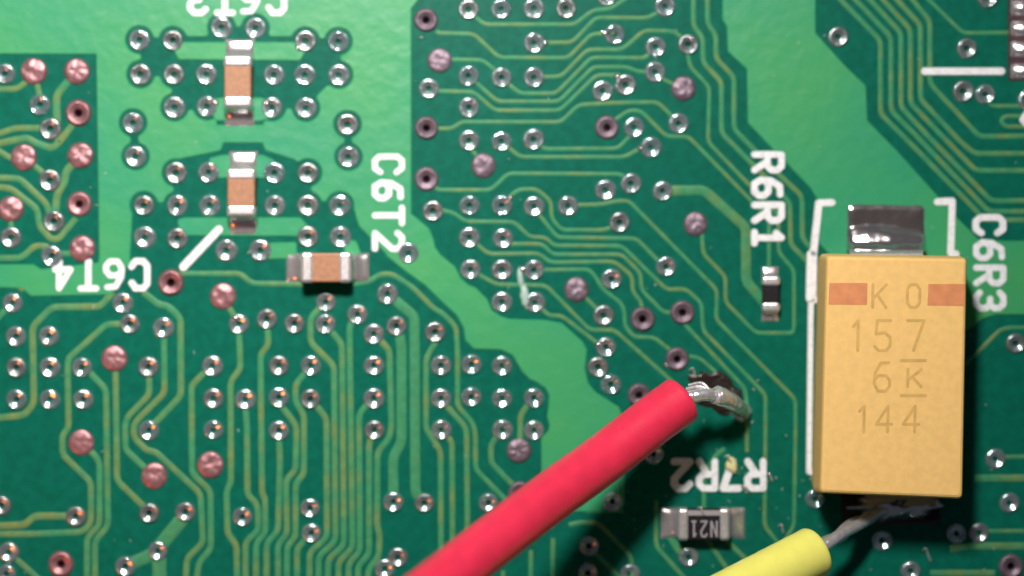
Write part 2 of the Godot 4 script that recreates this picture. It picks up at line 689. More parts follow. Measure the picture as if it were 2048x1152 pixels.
func add_pours() -> void:
	var A := ccw(pts("-320,-320 836,-320 834,0 821,17 821,428 856,457 865,478 869,496 880,511 909,535 919,557 935,571 950,577 972,599 982,622 998,633 1016,640 1086,642 1123,648 1165,686 1172,700 1168,737 1175,768 1190,786 1207,797 1236,815 1247,840 1247,1008 1235,1022 1120,1022 1084,1022 1084,878 1099,862 1101,850 1096,832 1099,812 1100,790 1092,775 1072,762 1060,757 1045,742 1026,709 1003,698 948,696 932,680 929,656 915,630 878,596 852,570 817,545 772,509 741,478 716,452 711,420 500,440 268,515 246,540 224,588 62,591 45,575 -320,568 -320,531 66,531 82,541 198,527 200,517 194,107 -320,105"))
	var voids := []
	for p in pts("279,80 346,81 281,149 348,149 413,149 349,215 414,213 443,55 511,56 611,82 677,83 548,150 610,150 678,150 544,215 612,216 352,346 417,345 549,346 616,346 288,411 355,411 420,411 550,411 616,411 680,411 290,475 355,477 616,473 681,474 453,501 521,501 266,246 271,313 695,249 697,314"):
		voids.append(circle(p.x, p.y, 30.0))
	for s in ["258,246 277,246 279,313 261,313", "687,249 704,249 706,314 689,314", "281,80 346,72 611,72 678,83 678,150 612,216 530,216 528,252 432,252 430,222 349,216 348,149 281,149",
			"443,55 511,56 511,80 443,80", "352,318 440,300 446,284 526,284 532,300 590,318 616,346 616,400 680,411 705,402 711,425 720,452 745,478 775,509 740,560 480,560 258,520 264,411 288,411 352,400"]:
		voids.append(ccw(pts(s)))
	voids = merge_all(voids)
	var polys := [A]
	var holes := []
	for v in voids:
		var round1 := Geometry2D.offset_polygon(v, 5.0, Geometry2D.JOIN_ROUND)
		var vv: PackedVector2Array = Geometry2D.offset_polygon(round1[0], -5.0, Geometry2D.JOIN_ROUND)[0]
		var next := []
		for q in polys:
			var r := Geometry2D.clip_polygons(q, vv)
			var ring := false
			for k in r:
				if Geometry2D.is_polygon_clockwise(k):
					ring = true
			if ring:
				next.append(q)
				var hv := PackedVector2Array(vv)
				if not Geometry2D.is_polygon_clockwise(hv):
					hv.reverse()
				holes.append(hv)
			else:
				next.append_array(r)
		polys = next
	part("copper_pour", plate(open_vias(polys) + holes, 2.6, 0.0, 2.4), M.pour, board, "wide light green copper area filling the left half and running down as a band")
	var B := ccw(pts("1446,-320 1447,40 1455,52 1457,102 1495,137 1497,245 1542,292 1622,375 1634,395 1640,486 1660,508 1680,640 1936,658 1965,636 1990,628 2400,627 2400,486 1958,483 1912,436 1873,392 1790,300 1733,242 1730,172 1691,135 1629,66 1629,-320"))
	part("copper_pour", plate([B], 2.6, 0.0, 2.4), M.pour, board, "light green copper strip running down to the large yellow capacitor")
	# broad strips inside the gaps
	for s in ["345,92 362,86 596,86 612,96 600,120 358,118", "421,201 444,197 520,197 540,203 540,236 520,241 430,240", "420,318 444,312 526,312 548,322 540,355 420,355", "356,440 372,437 600,437 614,452 604,471 362,470",
			"521,488 592,486 592,516 530,517", "690,480 712,484 722,510 690,512"]:
		part("copper_strip", plate(open_vias(Geometry2D.offset_polygon(Geometry2D.offset_polygon(ccw(pts(s)), -4.0, Geometry2D.JOIN_ROUND)[0], 4.0, Geometry2D.JOIN_ROUND)), 2.6, 0.0, 2.2), M.pour, board)

func add_traces() -> void:
	# upper middle, a bundle that climbs to the right
	trace("948,32 969,49 1149,49 1185,21 1222,17 1256,-6")
	trace("872,62 878,66 948,68 998,115 1136,116 1183,68 1229,66")
	trace("1080,85 1144,85 1192,35 1296,36 1320,22")
	trace("1080,154 1122,153 1175,99 1245,99 1288,61 1346,62 1366,76")
	trace("900,119 965,120 990,140")
	trace("1016,167 1040,187 1112,187 1183,115 1290,116 1304,102")
	trace("952,165 995,203 1118,203 1186,134 1255,134 1275,143 1296,144")
	trace("874,182 948,184 990,221 1120,221 1193,150 1240,150")
	trace("1322,156 1350,170", 7)
	trace("872,257 905,257 922,244 1122,244 1157,210 1216,206 1315,204 1344,232")
	trace("1230,240 1257,221 1281,221 1333,273 1377,273 1538,438 1538,545")
	trace("1014,292 1040,314 1250,314 1288,292")
	trace("1080,292 1092,298 1236,297 1260,272")
	trace("944,300 958,318", 8)
	trace("868,374 878,380 982,380 1016,347 1239,348 1256,356")
	trace("1012,400 1036,379 1073,378 1102,402 1103,436 1123,460 1209,460 1228,452")
	trace("880,420 909,426 930,443 1029,444 1060,474 1092,475 1107,491 1244,492 1328,574 1338,579 1372,578 1403,606 1406,661 1531,789 1531,852 1529,1052 1560,1090")
	trace("1074,424 1115,475 1273,477 1320,525")
	trace("1018,488 1086,488 1105,509 1244,509 1281,546 1283,580 1328,625 1350,625")
	trace("950,485 977,508 1079,507 1100,525 1229,523 1264,551 1265,583 1281,601 1285,620")
	trace("1080,540 1178,539 1191,553 1204,577 1242,606 1249,622 1249,651 1268,674 1309,675 1340,700")
	trace("952,546 993,569 1092,571 1180,660 1229,660 1265,692 1352,770")
	trace("1082,616 1099,632 1123,631 1200,690")
	trace("1166,590 1198,622")
	trace("1366,645 1489,776 1493,795 1494,904")
	trace("1378,712 1400,716 1455,765 1470,790", 7)
	trace("1150,410 1200,409 1234,402 1257,401 1434,580 1432,638 1591,799 1591,870 1588,1052 1570,1080")
	trace("1404,466 1406,507 1451,553 1451,604 1512,666 1585,666 1588,656 1588,540 1557,504 1557,430 1416,284 1419,174 1380,133 1375,104")
	trace("1387,-5 1387,52 1406,76 1406,125 1443,164 1443,266 1507,330 1570,395 1580,408 1581,488 1616,524", 10)
	trace("1415,-5 1415,47 1432,70 1432,117 1468,154 1468,258 1557,348 1604,392 1605,478 1634,508", 10)
	trace("1338,381 1408,380 1492,455 1492,562 1528,604", 20)
	# right: the bundle of seven
	trace("1676,-6 1761,81 1761,227 1834,300 1957,426 1968,440 2050,440", 10)
	trace("1706,-6 1782,74 1782,221 1834,273 1978,423 2050,423", 10)
	trace("1735,-6 1802,66 1802,214 1860,276 1983,402 2050,401", 10)
	trace("1761,-6 1821,59 1821,206 1892,280 1952,341 2050,341", 10)
	trace("1789,-6 1841,50 1841,198 1918,280 1949,307 2050,307", 10)
	trace("1821,-6 1860,42 1860,167 1959,273 2050,272", 10)
	trace("1852,-6 1926,66 2022,65")
	trace("1975,205 1985,212 2050,212")
	trace("2050,232 2010,232 2001,242 2011,253 2050,253")
	trace("1930,730 2001,659 2020,655 2050,655")
	trace("2003,914 2050,913", 8)
	trace("1949,956 2050,956", 14)
	trace("1968,1062 2050,1062", 8)
	trace("1900,1098 1936,1092 2050,1092", 14)
	trace("1860,1146 1990,1146", 12)
	# box at the upper left
	trace("-5,178 35,178 58,158", 11, "copper_trace", 0.4)
	trace("74,166 80,196", 11)
	trace("140,158 113,190 114,262 118,285", 15)
	trace("148,246 120,282 105,297 72,286 55,275 -5,287", 13, "copper_trace", 0.3)
	trace("-5,268 30,256 90,256", 12, "copper_trace", 0.35)
	trace("-5,300 20,316 36,318", 11, "copper_trace", 0.2)
	trace("64,328 92,350", 11, "copper_trace", 0.3)
	trace("150,326 132,340 130,362 114,388 110,430", 15)
	trace("-5,355 40,357 94,408 100,432", 12, "copper_trace", 0.2)
	trace("-5,374 21,376 75,418 78,452 102,478 117,478 152,436", 12, "copper_trace", 0.2)
	trace("22,432 22,462", 10)
	trace("-5,516 42,516 70,491 92,492 104,503", 12, "copper_trace", 0.25)
	trace("112,508 152,506", 11)
	# left and lower left
	trace("-5,570 34,571 48,580", 9, "copper_trace", 0.4)
	trace("18,612 -5,636", 12)
	trace("226,584 200,613 104,614 65,653 68,807 49,830 -5,836", 13, "copper_trace", 0.15)
	trace("286,584 318,609 336,612 361,635 362,791 308,848", 13)
	trace("352,550 364,547 481,547 504,567 608,568", 10, "copper_trace", 0.1)
	trace("706,568 738,563 760,548 785,548 826,575 868,617 886,627 912,653 915,700 915,812 946,846 951,870 951,938 1012,1000 1030,1040", 10)
	trace("790,512 818,540", 10, "copper_trace", 0.6)
	trace("250,648 213,648 135,718 137,856 125,870 125,909 182,964 182,1046 165,1064 60,1068 -5,1068", 12, "copper_trace", 0.1)
	trace("176,900 188,908 199,925 199,1050 174,1076 174,1160", 12, "copper_trace", 0.05)
	trace("176,742 212,778 213,852 216,1052 190,1082 190,1160", 12)
	trace("231,740 233,870 234,961 290,1015", 12, "copper_trace", 0.15)
	trace("298,750 299,789 256,832 250,850 251,899 300,945", 12, "copper_trace", 0.1)
	trace("328,672 329,786 276,838 267,852 268,875 294,901 312,904 401,987 406,1086 374,1116 371,1160", 12, "copper_trace", 0.1)
	trace("412,742 383,770 384,946 421,982 422,1097 398,1125 393,1160", 12)
	trace("454,608 470,634", 11, "copper_trace", 0.3)
	trace("478,662 481,737 461,763 462,964 453,982 455,1068 473,1089 474,1160", 12, "copper_trace", 0.05)
	trace("535,655 537,690 521,708 524,985 530,998 531,1066 512,1086 512,1160", 12)
	trace("491,815 494,852 495,990 515,1008 517,1060 491,1084 491,1160", 12)
	trace("563,812 593,851 591,941 572,959 574,1068 556,1088 556,1160", 12)
	trace("612,744 591,768 591,804 608,830 608,948 591,967 591,1075 574,1092 574,1160", 12)
	trace("558,880 560,920 556,1062 533,1086 533,1160", 12)
	trace("618,1072 605,1085 594,1098 594,1160", 12)
	trace("642,614 621,635 621,685 668,731 671,1082 637,1113 637,1160", 12)
	trace("660,660 684,687 688,1090 656,1119 656,1160", 12)
	trace("706,640 699,655 702,870 705,1096 677,1124 677,1160", 12)
	trace("630,808 653,836 654,1075 619,1105 619,1160", 12, "copper_trace", 0.15)
	trace("738,804 718,828 720,1102 697,1128 697,1160", 12)
	trace("742,875 738,890 738,1108 716,1132 716,1160", 12)
	trace("758,678 779,700 783,852 779,876 755,904 754,1050 759,1068 758,1112 736,1140 736,1160", 12)
	trace("785,596 829,632 830,880 831,985 842,998", 20, "copper_trace", -0.4)
	trace("797,662 803,690 803,884 786,915 787,995", 20, "copper_trace", -0.4)
	trace("366,1036 316,1096", 28, "copper_trace", -0.4)
	trace("306,1108 256,1130", 26, "copper_trace", -0.3)
	trace("318,1112 319,1160", 28, "copper_trace", -0.4)
	trace("140,1033 130,1032 68,1032 50,1050 -5,1052", 14, "copper_trace", 0.25)
	trace("26,1112 80,1160", 11)
	# middle, below the pour's band
	trace("876,676 852,716 852,858 881,901 882,1094 890,1130", 11, "copper_trace", 0.1)
	trace("890,808 933,856 935,1062 940,1100", 11)
	trace("892,868 904,884 905,1084 910,1110", 11)
	trace("1058,806 1041,830 1040,888", 11)
	trace("998,868 982,888 982,925 1030,974", 11)
	trace("1062,1100 1061,1160", 9)
	trace("1106,1076 1105,1160", 9)
	trace("1138,1050 1159,1045 1196,1045 1262,1112 1266,1160", 9)
	trace("1186,1102 1231,1146 1245,1160", 9)
	trace("1006,1140 1006,1160", 9)
	trace("1312,1000 1312,1092 1372,1160", 9)
	trace("1408,1020 1408,950 1430,912 1450,897", 9)
	trace("1413,1078 1470,1160", 9)
	trace("1452,1080 1500,1126", 9)
	trace("1341,1070 1356,1097 1370,1108", 18)
	# the wider lit trace under the red wire
	trace("1172,1020 1247,1020", 12, "copper_trace", -0.4)

func add_vias() -> void:
	vias("10,148 80,210 101,258 279,80 346,81 281,149 348,149 413,149 349,215 414,213 266,246 271,313 443,55 511,56 611,82 677,83 548,150 610,150 678,150 544,215 612,216 695,249 697,314")
	vias("937,19 1002,18 1068,17 1132,17 1213,-8 1068,86 937,152 1003,155 1068,155 858,177 938,215 938,281 1003,283 1067,279 1205,182 1330,13 1229,69 1311,94 1376,89 1310,144 1251,170 1268,255 1357,247 1302,295", "via", "tin", 0.97)
	vias("1676,74 1933,97 1926,183 1970,189 1975,-4 2056,200", "via", "tin", 0.97)
	vias("100,361 108,443 22,475 104,512 352,346 417,345 288,411 355,411 420,411 290,475 355,477 549,346 616,346 550,411 616,411 680,411 616,473 681,474 453,501 521,501 817,506 775,588")
	vias("866,422 939,411 1004,411 1068,413 1136,412 1211,380 939,475 1006,477 941,539 1004,540 1068,540 1262,367 1325,382 1239,445 1332,533 1223,558", "via", "tin", 0.97)
	vias("25,606 246,606 260,648 327,656 32,673 98,672 33,735 100,735 164,735 297,734 33,799 100,799 167,799 298,861 478,648 534,638 589,647 652,604 651,648 715,629 748,668 793,652 425,732 558,731 622,731 748,731 427,797 491,799 558,795 621,798 748,797 427,860 558,861 749,860", "via", "tin", 0.95)
	vias("870,664 882,731 943,729 1004,732 882,797 943,794 1004,797 1068,796 883,860 1005,860 1068,861 1004,604 1070,605 1207,631 1212,694 1196,734 1222,769 2031,687", "via", "tin", 0.95)
	vias("3,1011 152,1033 299,1026 371,1024 18,1105 13,1148 316,1102 251,1133 485,1034 620,1016 623,1066 787,1004 796,1115 770,1138 849,1006 977,1006 1178,1092 1176,1146 1225,1003 1377,1114 1307,908 1260,1148 1630,998 1991,918 2019,1006 1913,1067 1958,1066 1764,1081 1821,1142", "via", "tin", 0.93)
	vias("68,143 154,143 48,315 161,311 22,418 165,497 229,717 446,592 163,885 309,952 421,930", "solid", "copper_pad", 1.02)
	vias("157,226 159,408 342,565 122,1128", "ring", "copper_pad", 1.02)
	vias("879,121 1367,177 967,331 1391,448 1153,579 1038,901", "solid", "mauve_pad", 0.97)
	vias("852,40 853,256 1214,255 853,358 1285,638 1365,625 1354,718 1278,790 1040,986 2022,1133", "ring", "mauve_pad", 0.96)

func add_bumps() -> void:
	var i := 0
	for p in pts("1090,85 1212,67 1281,296 1020,396 1236,155 1197,689 535,490 1334,731 597,96 532,206 430,205 1046,540 471,637 1383,79"):
		i += 1
		var sd := float(i) * 31.0
		var f := func(u: float, v: float) -> float:
			var q := Vector2(u * 2 - 1, v * 2 - 1)
			return 6.5 * sqrt(maxf(0.0, 1.0 - minf(1.0, q.length_squared() * 0.92))) + 0.8 * blotch.get_noise_2d(u * 60.0 + sd, v * 60.0)
		part("solder_bump", solder(p, rng.randf_range(-1, 1), rng.randf_range(13, 20), rng.randf_range(11, 15), f, 8, 8, true), M.solder, board)

func add_print() -> void:
	var dn := Vector2(0, 1)
	designator("C6T3", "553,-1 500,-1 450,-1 396,-1", Vector2(-1, 0), Vector2(0, -1), "white upside-down printing C6T3 cut by the upper edge")
	designator("C6T4", "279,550 228,550 177,550 126,550", Vector2(-1, 0), Vector2(0, -1), "white upside-down printing C6T4")
	designator("C6T2", "777,329 777,381 777,431 777,482", Vector2(0, 1), Vector2(-1, 0), "white sideways printing C6T2")
	designator("R6R1", "1536,325 1536,376 1536,426 1536,476", Vector2(0, 1), Vector2(-1, 0), "white sideways printing R6R1")
	designator("C6R3", "1979,451 1979,501 1979,551 1979,601", Vector2(0, 1), Vector2(-1, 0), "white sideways printing C6R3")
	designator("R7R2", "1511,950 1462,950 1414,950 1364,950", Vector2(-1, 0), Vector2(0, -1), "white upside-down printing R7R2")
	printed_line("367,534 438,459", 15)
	printed_line("1849,143 2003,143", 13)
	printed_line("1664,405 1638,406 1627,506", 13, "printed_bracket")
	printed_line("1624,510 1622,596", 19, "printed_bracket")
	printed_line("1636,599 1622,604 1618,944 1640,948", 9.5, "printed_bracket")
	printed_line("1874,404 1904,403 1901,506 1912,508", 13, "printed_bracket")
	printed_line("2052,230 2046,240 2056,252", 12, "printed_mark")

# ---------------------------------------------------------------- components
# seen: the middle of the top face in the drawing; ang: how the part's long axis is turned from straight down
func chip_part(root: Node3D, seen: Vector2, ang: float, length: float, width: float, height: float, cap_len: float, body_m: Material, term_m: Material, pad_len: float, pad_w: float, rise: float) -> Vector2:
	var c := E(seen.x, seen.y, height)
	root.position = V(c.x, c.y, 0)
	var ax := Vector2(0, 1).rotated(ang)
	local(part("body", block(c, ang, width, length - 4.0, 4.0, height, 4.0), body_m, root), root)
	for k in [-1.0, 1.0]:
		var tc: Vector2 = c + ax * (k * (length - cap_len) / 2)
		var t := local(part("terminal", block(tc, ang, width + 3.0, cap_len, 2.6, height + 1.8, 7.0), term_m, root), root)
		# solder that runs from the pad's outer end up the terminal
		var total := pad_len + 6.0
		var pc: Vector2 = c + ax * (k * (length / 2 + total / 2 - 6.0))
		var turn := ang if k < 0 else ang + PI
		var sd := rng.randf() * 50.0
		var f := func(u: float, v: float) -> float:
			var side := 1.0 - pow(absf(u * 2 - 1), 4.5) * 0.7
			var lip := sqrt(clampf(v * 9.0, 0.0, 1.0)) * 3.2
			return (lip + total * 0.17 * v + rise * 0.80 * pow(v, 4.5)) * side + 0.5 * blotch.get_noise_2d(u * 60.0 + sd, v * 60.0) * v
		local(part("solder_fillet", solder(pc, turn, pad_w, total, f, 16, 20), M.fillet, t), root)
		t.get_child(0).position = Vector3.ZERO
	return c

func add_components() -> void:
	var t := thing("ceramic_capacitor", "brown ceramic capacitor with silver ends below the clipped white printing, topmost of the three", "capacitor", Vector3.ZERO, "brown ceramic capacitors")
	chip_part(t, Vector2(475, 163), 0.0, 104, 54, 52, 24, M.ceramic, M.tin_bright, 36, 60, 34)
	t = thing("ceramic_capacitor", "brown upright ceramic capacitor between the topmost one and the sideways one", "capacitor", Vector3.ZERO, "brown ceramic capacitors")
	chip_part(t, Vector2(482, 385), 0.0, 96, 55, 52, 24, M.ceramic, M.tin_bright, 36, 58, 34)
	t = thing("ceramic_capacitor", "brown ceramic capacitor lying sideways by the printing C6T2", "capacitor", Vector3.ZERO, "brown ceramic capacitors")
	chip_part(t, Vector2(652, 535), PI / 2, 102, 58, 56, 27, M.ceramic, M.tin_bright, 32, 58, 30)
	t = thing("chip_resistor", "tiny black chip resistor with silver ends below the printing R6R1", "resistor")
	chip_part(t, Vector2(1542, 588), 0.0, 74, 34, 24, 22, M.black_glaze, M.tin_bright, 18, 34, 14)
	t = thing("chip_resistor", "black chip resistor with faint grey marking below the upside-down printing R7R2", "resistor")
	var c := chip_part(t, Vector2(1408, 1049), PI / 2, 104, 62, 38, 23, M.black_glaze, M.tin_bright, 32, 62, 22)
	var m := E(1408, 1052, 38)
	var k := 0
	for ch in ["N", "2", "1"]:
		local(part("marking", glyph(ch, m + Vector2(20 - 20 * k, 6), Vector2(-1, 0), Vector2(0, -1), 11, 30, 3.4, 38.8, 37.9, 0.3), M.grey_print, t), t)
		k += 1
	var bar := Geometry2D.offset_polyline(PackedVector2Array([m + Vector2(-34, -26), m + Vector2(34, -26)]), 5.0)
	local(part("marking_bar", plate(bar, 38.8, 37.9, 0.3), M.grey_print, t), t)
	add_tantalum()
	add_chip()
	add_red_wire()
	add_yellow_wire()
	add_crumbs()
	add_dust()

func quad_loop(q: PackedVector2Array, grow: float, rc: float, h: float) -> PackedVector3Array:
	var p := ccw(PackedVector2Array(q))
	if grow != 0.0:
		p = Geometry2D.offset_polygon(p, grow, Geometry2D.JOIN_MITER)[0]
	# start from the corner nearest to the first one, so that the loops line up
	var s := 0
	for i in 4:
		if p[i].distance_to(q[0]) < p[s].distance_to(q[0]):
			s = i
	var out := PackedVector3Array()
	for i in 4:
		var b := p[(s + i) % 4]
		var a := b + (p[(s + i + 3) % 4] - b).normalized() * rc
		var d := b + (p[(s + i + 1) % 4] - b).normalized() * rc
		for t in [0.0, 0.33, 0.67, 1.0]:
			var z := a.lerp(b, t).lerp(b.lerp(d, t), t)
			out.append(V(z.x, z.y, h))
	return out

func add_tantalum() -> void:
	var H := 186.0
	var q := ccw(PackedVector2Array([E(1654, 512, H), E(1934, 517, H), E(1925, 997, H), E(1641, 985, H)]))
	var mid := (q[0] + q[1] + q[2] + q[3]) / 4.0
	var root := thing("tantalum_capacitor", "large yellow tantalum capacitor marked 157 with two orange stripes", "capacitor", V(mid.x, mid.y, 0))
	var st := begin()
	st.set_smooth_group(-1)
	var loops := []
	for e in [[-2.0, 8.0, 5.0], [4.0, 10.0, 90.0], [4.5, 10.0, 104.0], [0.5, 9.0, 172.0], [-0.6, 8.5, 179.0], [-3.0, 8.0, 184.0], [-7.0, 7.0, H]]:
		loops.append(quad_loop(q, e[0] + 1.0, e[1], e[2]))
	loft(st, loops)
	st.generate_normals()
	local(part("body", st.commit(), M.tantalum, root), root)
	for s in ["1659,566 1735,566 1734,610 1657,609", "1857,568 1930,568 1928,612 1855,611"]:
		var p := PackedVector2Array()
		for v in pts(s):
			p.append(E(v.x, v.y, H))
		local(part("stripe", plate([ccw(p)], H + 0.5, H - 0.1, 0.2), M.stripe, root), root)
	var rows := [["K", 1759, 592, 26, 44], ["0", 1827, 592, 24, 44], ["l", 1716, 671, 30, 58], ["5", 1765, 671, 30, 58], ["7", 1831, 671, 32, 58], ["6", 1764, 752, 30, 58], ["K", 1829, 756, 26, 34], ["l", 1728, 838, 30, 50], ["4", 1768, 838, 30, 50], ["4", 1822, 838, 30, 50]]
	for r in rows:
		local(part("marking", glyph(r[0], E(r[1], r[2], H), Vector2(1, 0.01), Vector2(-0.02, 1), r[3], r[4], 5.6, H + 0.5, H - 0.1, 0.2), M.etch, root), root)
	for y in [721.0, 791.0]:
		var b := Geometry2D.offset_polyline(PackedVector2Array([E(1803, y, H), E(1850, y, H)]), 3.0)
		local(part("marking_bar", plate(b, H + 0.5, H - 0.1, 0.2), M.etch, root), root)
	# the upper terminal: a strip that comes out of the body and bends down on the pad
	var lead := begin()
	lead.set_smooth_group(-1)
	var prof := [[525.0, 74.0], [516.0, 74.0], [508.0, 70.0], [502.0, 58.0], [500.0, 18.0], [497.0, 8.0], [490.0, 5.0]]
	var lps := []
	for e in prof:
		var a := E(1700, e[0], e[1])
		var b := E(1846, e[0], e[1])
		lps.append(PackedVector3Array([V(a.x, e[0], e[1]), V(b.x, e[0], e[1]), V(b.x, e[0] + 3.0, e[1] - 7.0), V(a.x, e[0] + 3.0, e[1] - 7.0)]))
	loft(lead, lps)
	lead.generate_normals()
	local(part("terminal", lead.commit(), M.tin_bright, root), root)
	# its solder, as a sheet that lies flat on the pad and climbs up to the terminal
	var f := func(u: float, v: float) -> float:
		var lip := sqrt(clampf(v * 8.0, 0.0, 1.0)) * sqrt(clampf(minf(u, 1 - u) * 14.0, 0.0, 1.0))
		var bow := 0.44 + 0.16 * pow(absf(u - 0.28) * 1.4, 1.5)
		var dv := maxf(0.0, v - bow) * 98.0
		var on := dv * dv / (dv * dv + 60.0)
		var climb := dv * 0.22 + on * 0.17 * minf(u * 160.0, 85.0) - on * 0.08 * maxf(u * 160.0 - 110.0, 0.0) + 26.0 * pow(clampf((v - 0.78) / 0.22, 0.0, 1.0), 1.6)
		return lip * (5.0 + climb) + (3.6 * blotch.get_noise_2d(u * 150.0, v * 110.0 + 40.0) + 1.6 * blotch.get_noise_2d(u * 420.0, v * 200.0 + 90.0)) * on * lip * minf(1.0, u * 1.6) + 1.3 * blotch.get_noise_2d(u * 230.0 + 50.0, v * 160.0) * lip
	part("solder_pad", solder(Vector2(1772, 456), 0.006, 160, 98, f, 44, 34), M.solder, board, "silver solder on the pad above the large yellow capacitor")

func add_chip() -> void:
	var root := thing("edge_chip", "dark chip with bright soldered leads at the upper right edge", "chip", V(2080, 60, 0))
	local(part("body", block(Vector2(2180, 0), 0.0, 200, 420, 8, 80, 6), M.black_glaze, root), root)
	for y in [-148.0, -107.0, -66.0, -25.0, 16.0, 57.0, 98.0, 142.0]:
		var st := begin()
		st.set_smooth_group(-1)
		var lps := []
		for e in [[2092.0, 46.0], [2078.0, 44.0], [2066.0, 14.0], [2054.0, 8.0], [2030.0, 7.0]]:
			lps.append(PackedVector3Array([V(e[0], y - 11, e[1]), V(e[0], y + 11, e[1]), V(e[0] - 1, y + 11, e[1] - 6), V(e[0] - 1, y - 11, e[1] - 6)]))
		loft(st, lps)
		st.generate_normals()
		var lead := local(part("lead", st.commit(), M.tin_bright, root), root)
		var sd: float = y
		var f := func(u: float, v: float) -> float:
			var q := 1.0 - pow(absf(u * 2 - 1), 2.4)
			return 13.0 * q * sqrt(clampf(v * 2.2, 0, 1)) + 2.0 * blotch.get_noise_2d(u * 70.0 + sd, v * 90.0)
		var s := part("solder_fillet", solder(Vector2(2046, y), -PI / 2, 33, 54, f, 14, 16, false), M.fillet, lead)
		s.position = Vector3.ZERO
	part("flux_residue", plate(Geometry2D.offset_polygon(ccw(pts("2022,-180 2070,-180 2070,156 2022,156")), 4.0, Geometry2D.JOIN_ROUND), 2.2, 0.0, 2.0), M.lead_frame, board, "dark brown strip under the leads of the chip at the upper right edge")

func add_red_wire() -> void:
	var root := thing("red_wire", "thick red insulated wire soldered near R7R2 and rising out of the lower edge", "wire", V(1370, 800, 0))
	var P := func(x: float, y: float, h: float) -> Vector3:
		var e := E(x, y, h)
		return V(e.x, e.y, h)
	local(part("insulation", tube([P.call(1361, 801, 150), P.call(1300, 846, 180), P.call(1200, 923, 240), P.call(1080, 1010, 345), P.call(905, 1146, 500), P.call(760, 1262, 640), P.call(560, 1440, 800)], 48.5 * S, 40, 0.0, 0.014), M.red_plastic, root), root)
	local(part("tinned_core", tube([P.call(1366, 797, 150), P.call(1405, 789, 148), P.call(1424, 790, 140), P.call(1446, 796, 122), P.call(1467, 806, 84), P.call(1480, 817, 36), P.call(1484, 823, 6)], 13.0 * S, 18, -0.1, 0.10), M.dull_tin, root), root)
	local(part("solder_lump", tube([P.call(1432, 790, 138), P.call(1448, 796, 124), P.call(1466, 806, 90), P.call(1480, 817, 42), P.call(1484, 823, 10)], 19.0 * S, 20, 0.25, 0.07), M.dull_tin, root), root)
	for o in [[0, 0, 1.0], [5, -7, -1.0]]:
		local(part("strand", tube([P.call(1372 + o[0], 778 + o[1], 150), P.call(1398 + o[0], 773 + o[1], 146), P.call(1414 + o[0], 779, 150), P.call(1430, 786 + o[1], 146)], 3.4 * S, 10, 0.1, 0.1), M.tin_bright, root), root)
	var f := func(u: float, v: float) -> float:
		var q := Vector2(u * 2 - 1, v * 2 - 1)
		return 22.0 * sqrt(maxf(0.0, 1.0 - minf(1.0, q.length_squared() * 0.92))) + 3.0 * blotch.get_noise_2d(u * 80.0, v * 120.0 + 900.0)
	part("solder_joint", solder(Vector2(1481, 822), 0.42, 44, 40, f, 24, 20, true), M.dull_tin, board, "bright solder joint at the bare end of the red wire")
	var g := func(u: float, v: float) -> float:
		return 3.4 + 1.2 * blotch.get_noise_2d(u * 110.0, v * 110.0 + 40.0)
	part("flux_residue", solder(Vector2(1430, 784), 0.45, 112, 76, g, 20, 20, true), M.flux, board, "dark brown burnt flux round the joint of the red wire")

func add_yellow_wire() -> void:
	var root := thing("yellow_wire", "thick yellow insulated wire with bare twisted end below the yellow capacitor", "wire", V(1630, 1095, 0))
	var P := func(x: float, y: float, h: float) -> Vector3:
		var e := E(x, y, h)
		return V(e.x, e.y, h)
	local(part("insulation", tube([P.call(1628, 1105, 150), P.call(1560, 1140, 190), P.call(1440, 1202, 260), P.call(1250, 1300, 380), P.call(1000, 1430, 540)], 51.0 * S, 40, 0.0, 0.014), M.yellow_plastic, root), root)
	local(part("tinned_core", tube([P.call(1630, 1104, 150), P.call(1660, 1084, 138), P.call(1682, 1068, 122), P.call(1708, 1054, 98), P.call(1730, 1042, 70), P.call(1752, 1029, 38), P.call(1768, 1020, 20)], 12.5 * S, 18, 0.12, 0.09), M.dull_tin, root), root)
	for k in 3:
		var path := []
		for i in 10:
			var t := i / 9.0
			var w := 13.0 - 2.0 * t
			var a: float = TAU * (k * 0.30 + t * [0.9, 1.2, 1.05][k])
			var x := lerpf(1626, 1766, t)
			var y := 1106.0 - 84.0 * t - 6.0 * sin(t * PI)
			var h := lerpf(150, 22, pow(t, 1.35))
			path.append(P.call(x + 0.5 * w * cos(a), y + 0.86 * w * cos(a), h + w * sin(a)))
		local(part("strand", tube(path, [4.6, 3.4, 4.0][k] * S, 10, 0.1, 0.08), M.tin_bright, root), root)
	var f := func(u: float, v: float) -> float:
		var q := Vector2(u * 2 - 1, v * 2 - 1)
		return 34.0 * pow(maxf(0.0, 1.0 - q.length_squared() * 0.9), 0.6) + 11.0 * blotch.get_noise_2d(u * 150.0, v * 90.0 + 200.0) + 5.0 * blotch.get_noise_2d(u * 300.0, v * 40.0 + 500.0)
	part("solder_joint", solder(Vector2(1790, 1006), 0.0, 176, 76, f, 36, 20, true), M.solder, board, "lumpy solder joint under the lower end of the large yellow capacitor")
	var g := func(u: float, v: float) -> float:
		return 3.0 + 1.2 * blotch.get_noise_2d(u * 110.0, v * 110.0 + 740.0)
	part("flux_residue", solder(Vector2(1782, 1008), 0.0, 200, 84, g, 20, 14), M.flux, board, "dark brown flux and painted shade under the lower end of the large yellow capacitor")  # some brown flux; the rest of this dark sheet stands for the capacitor's shadow

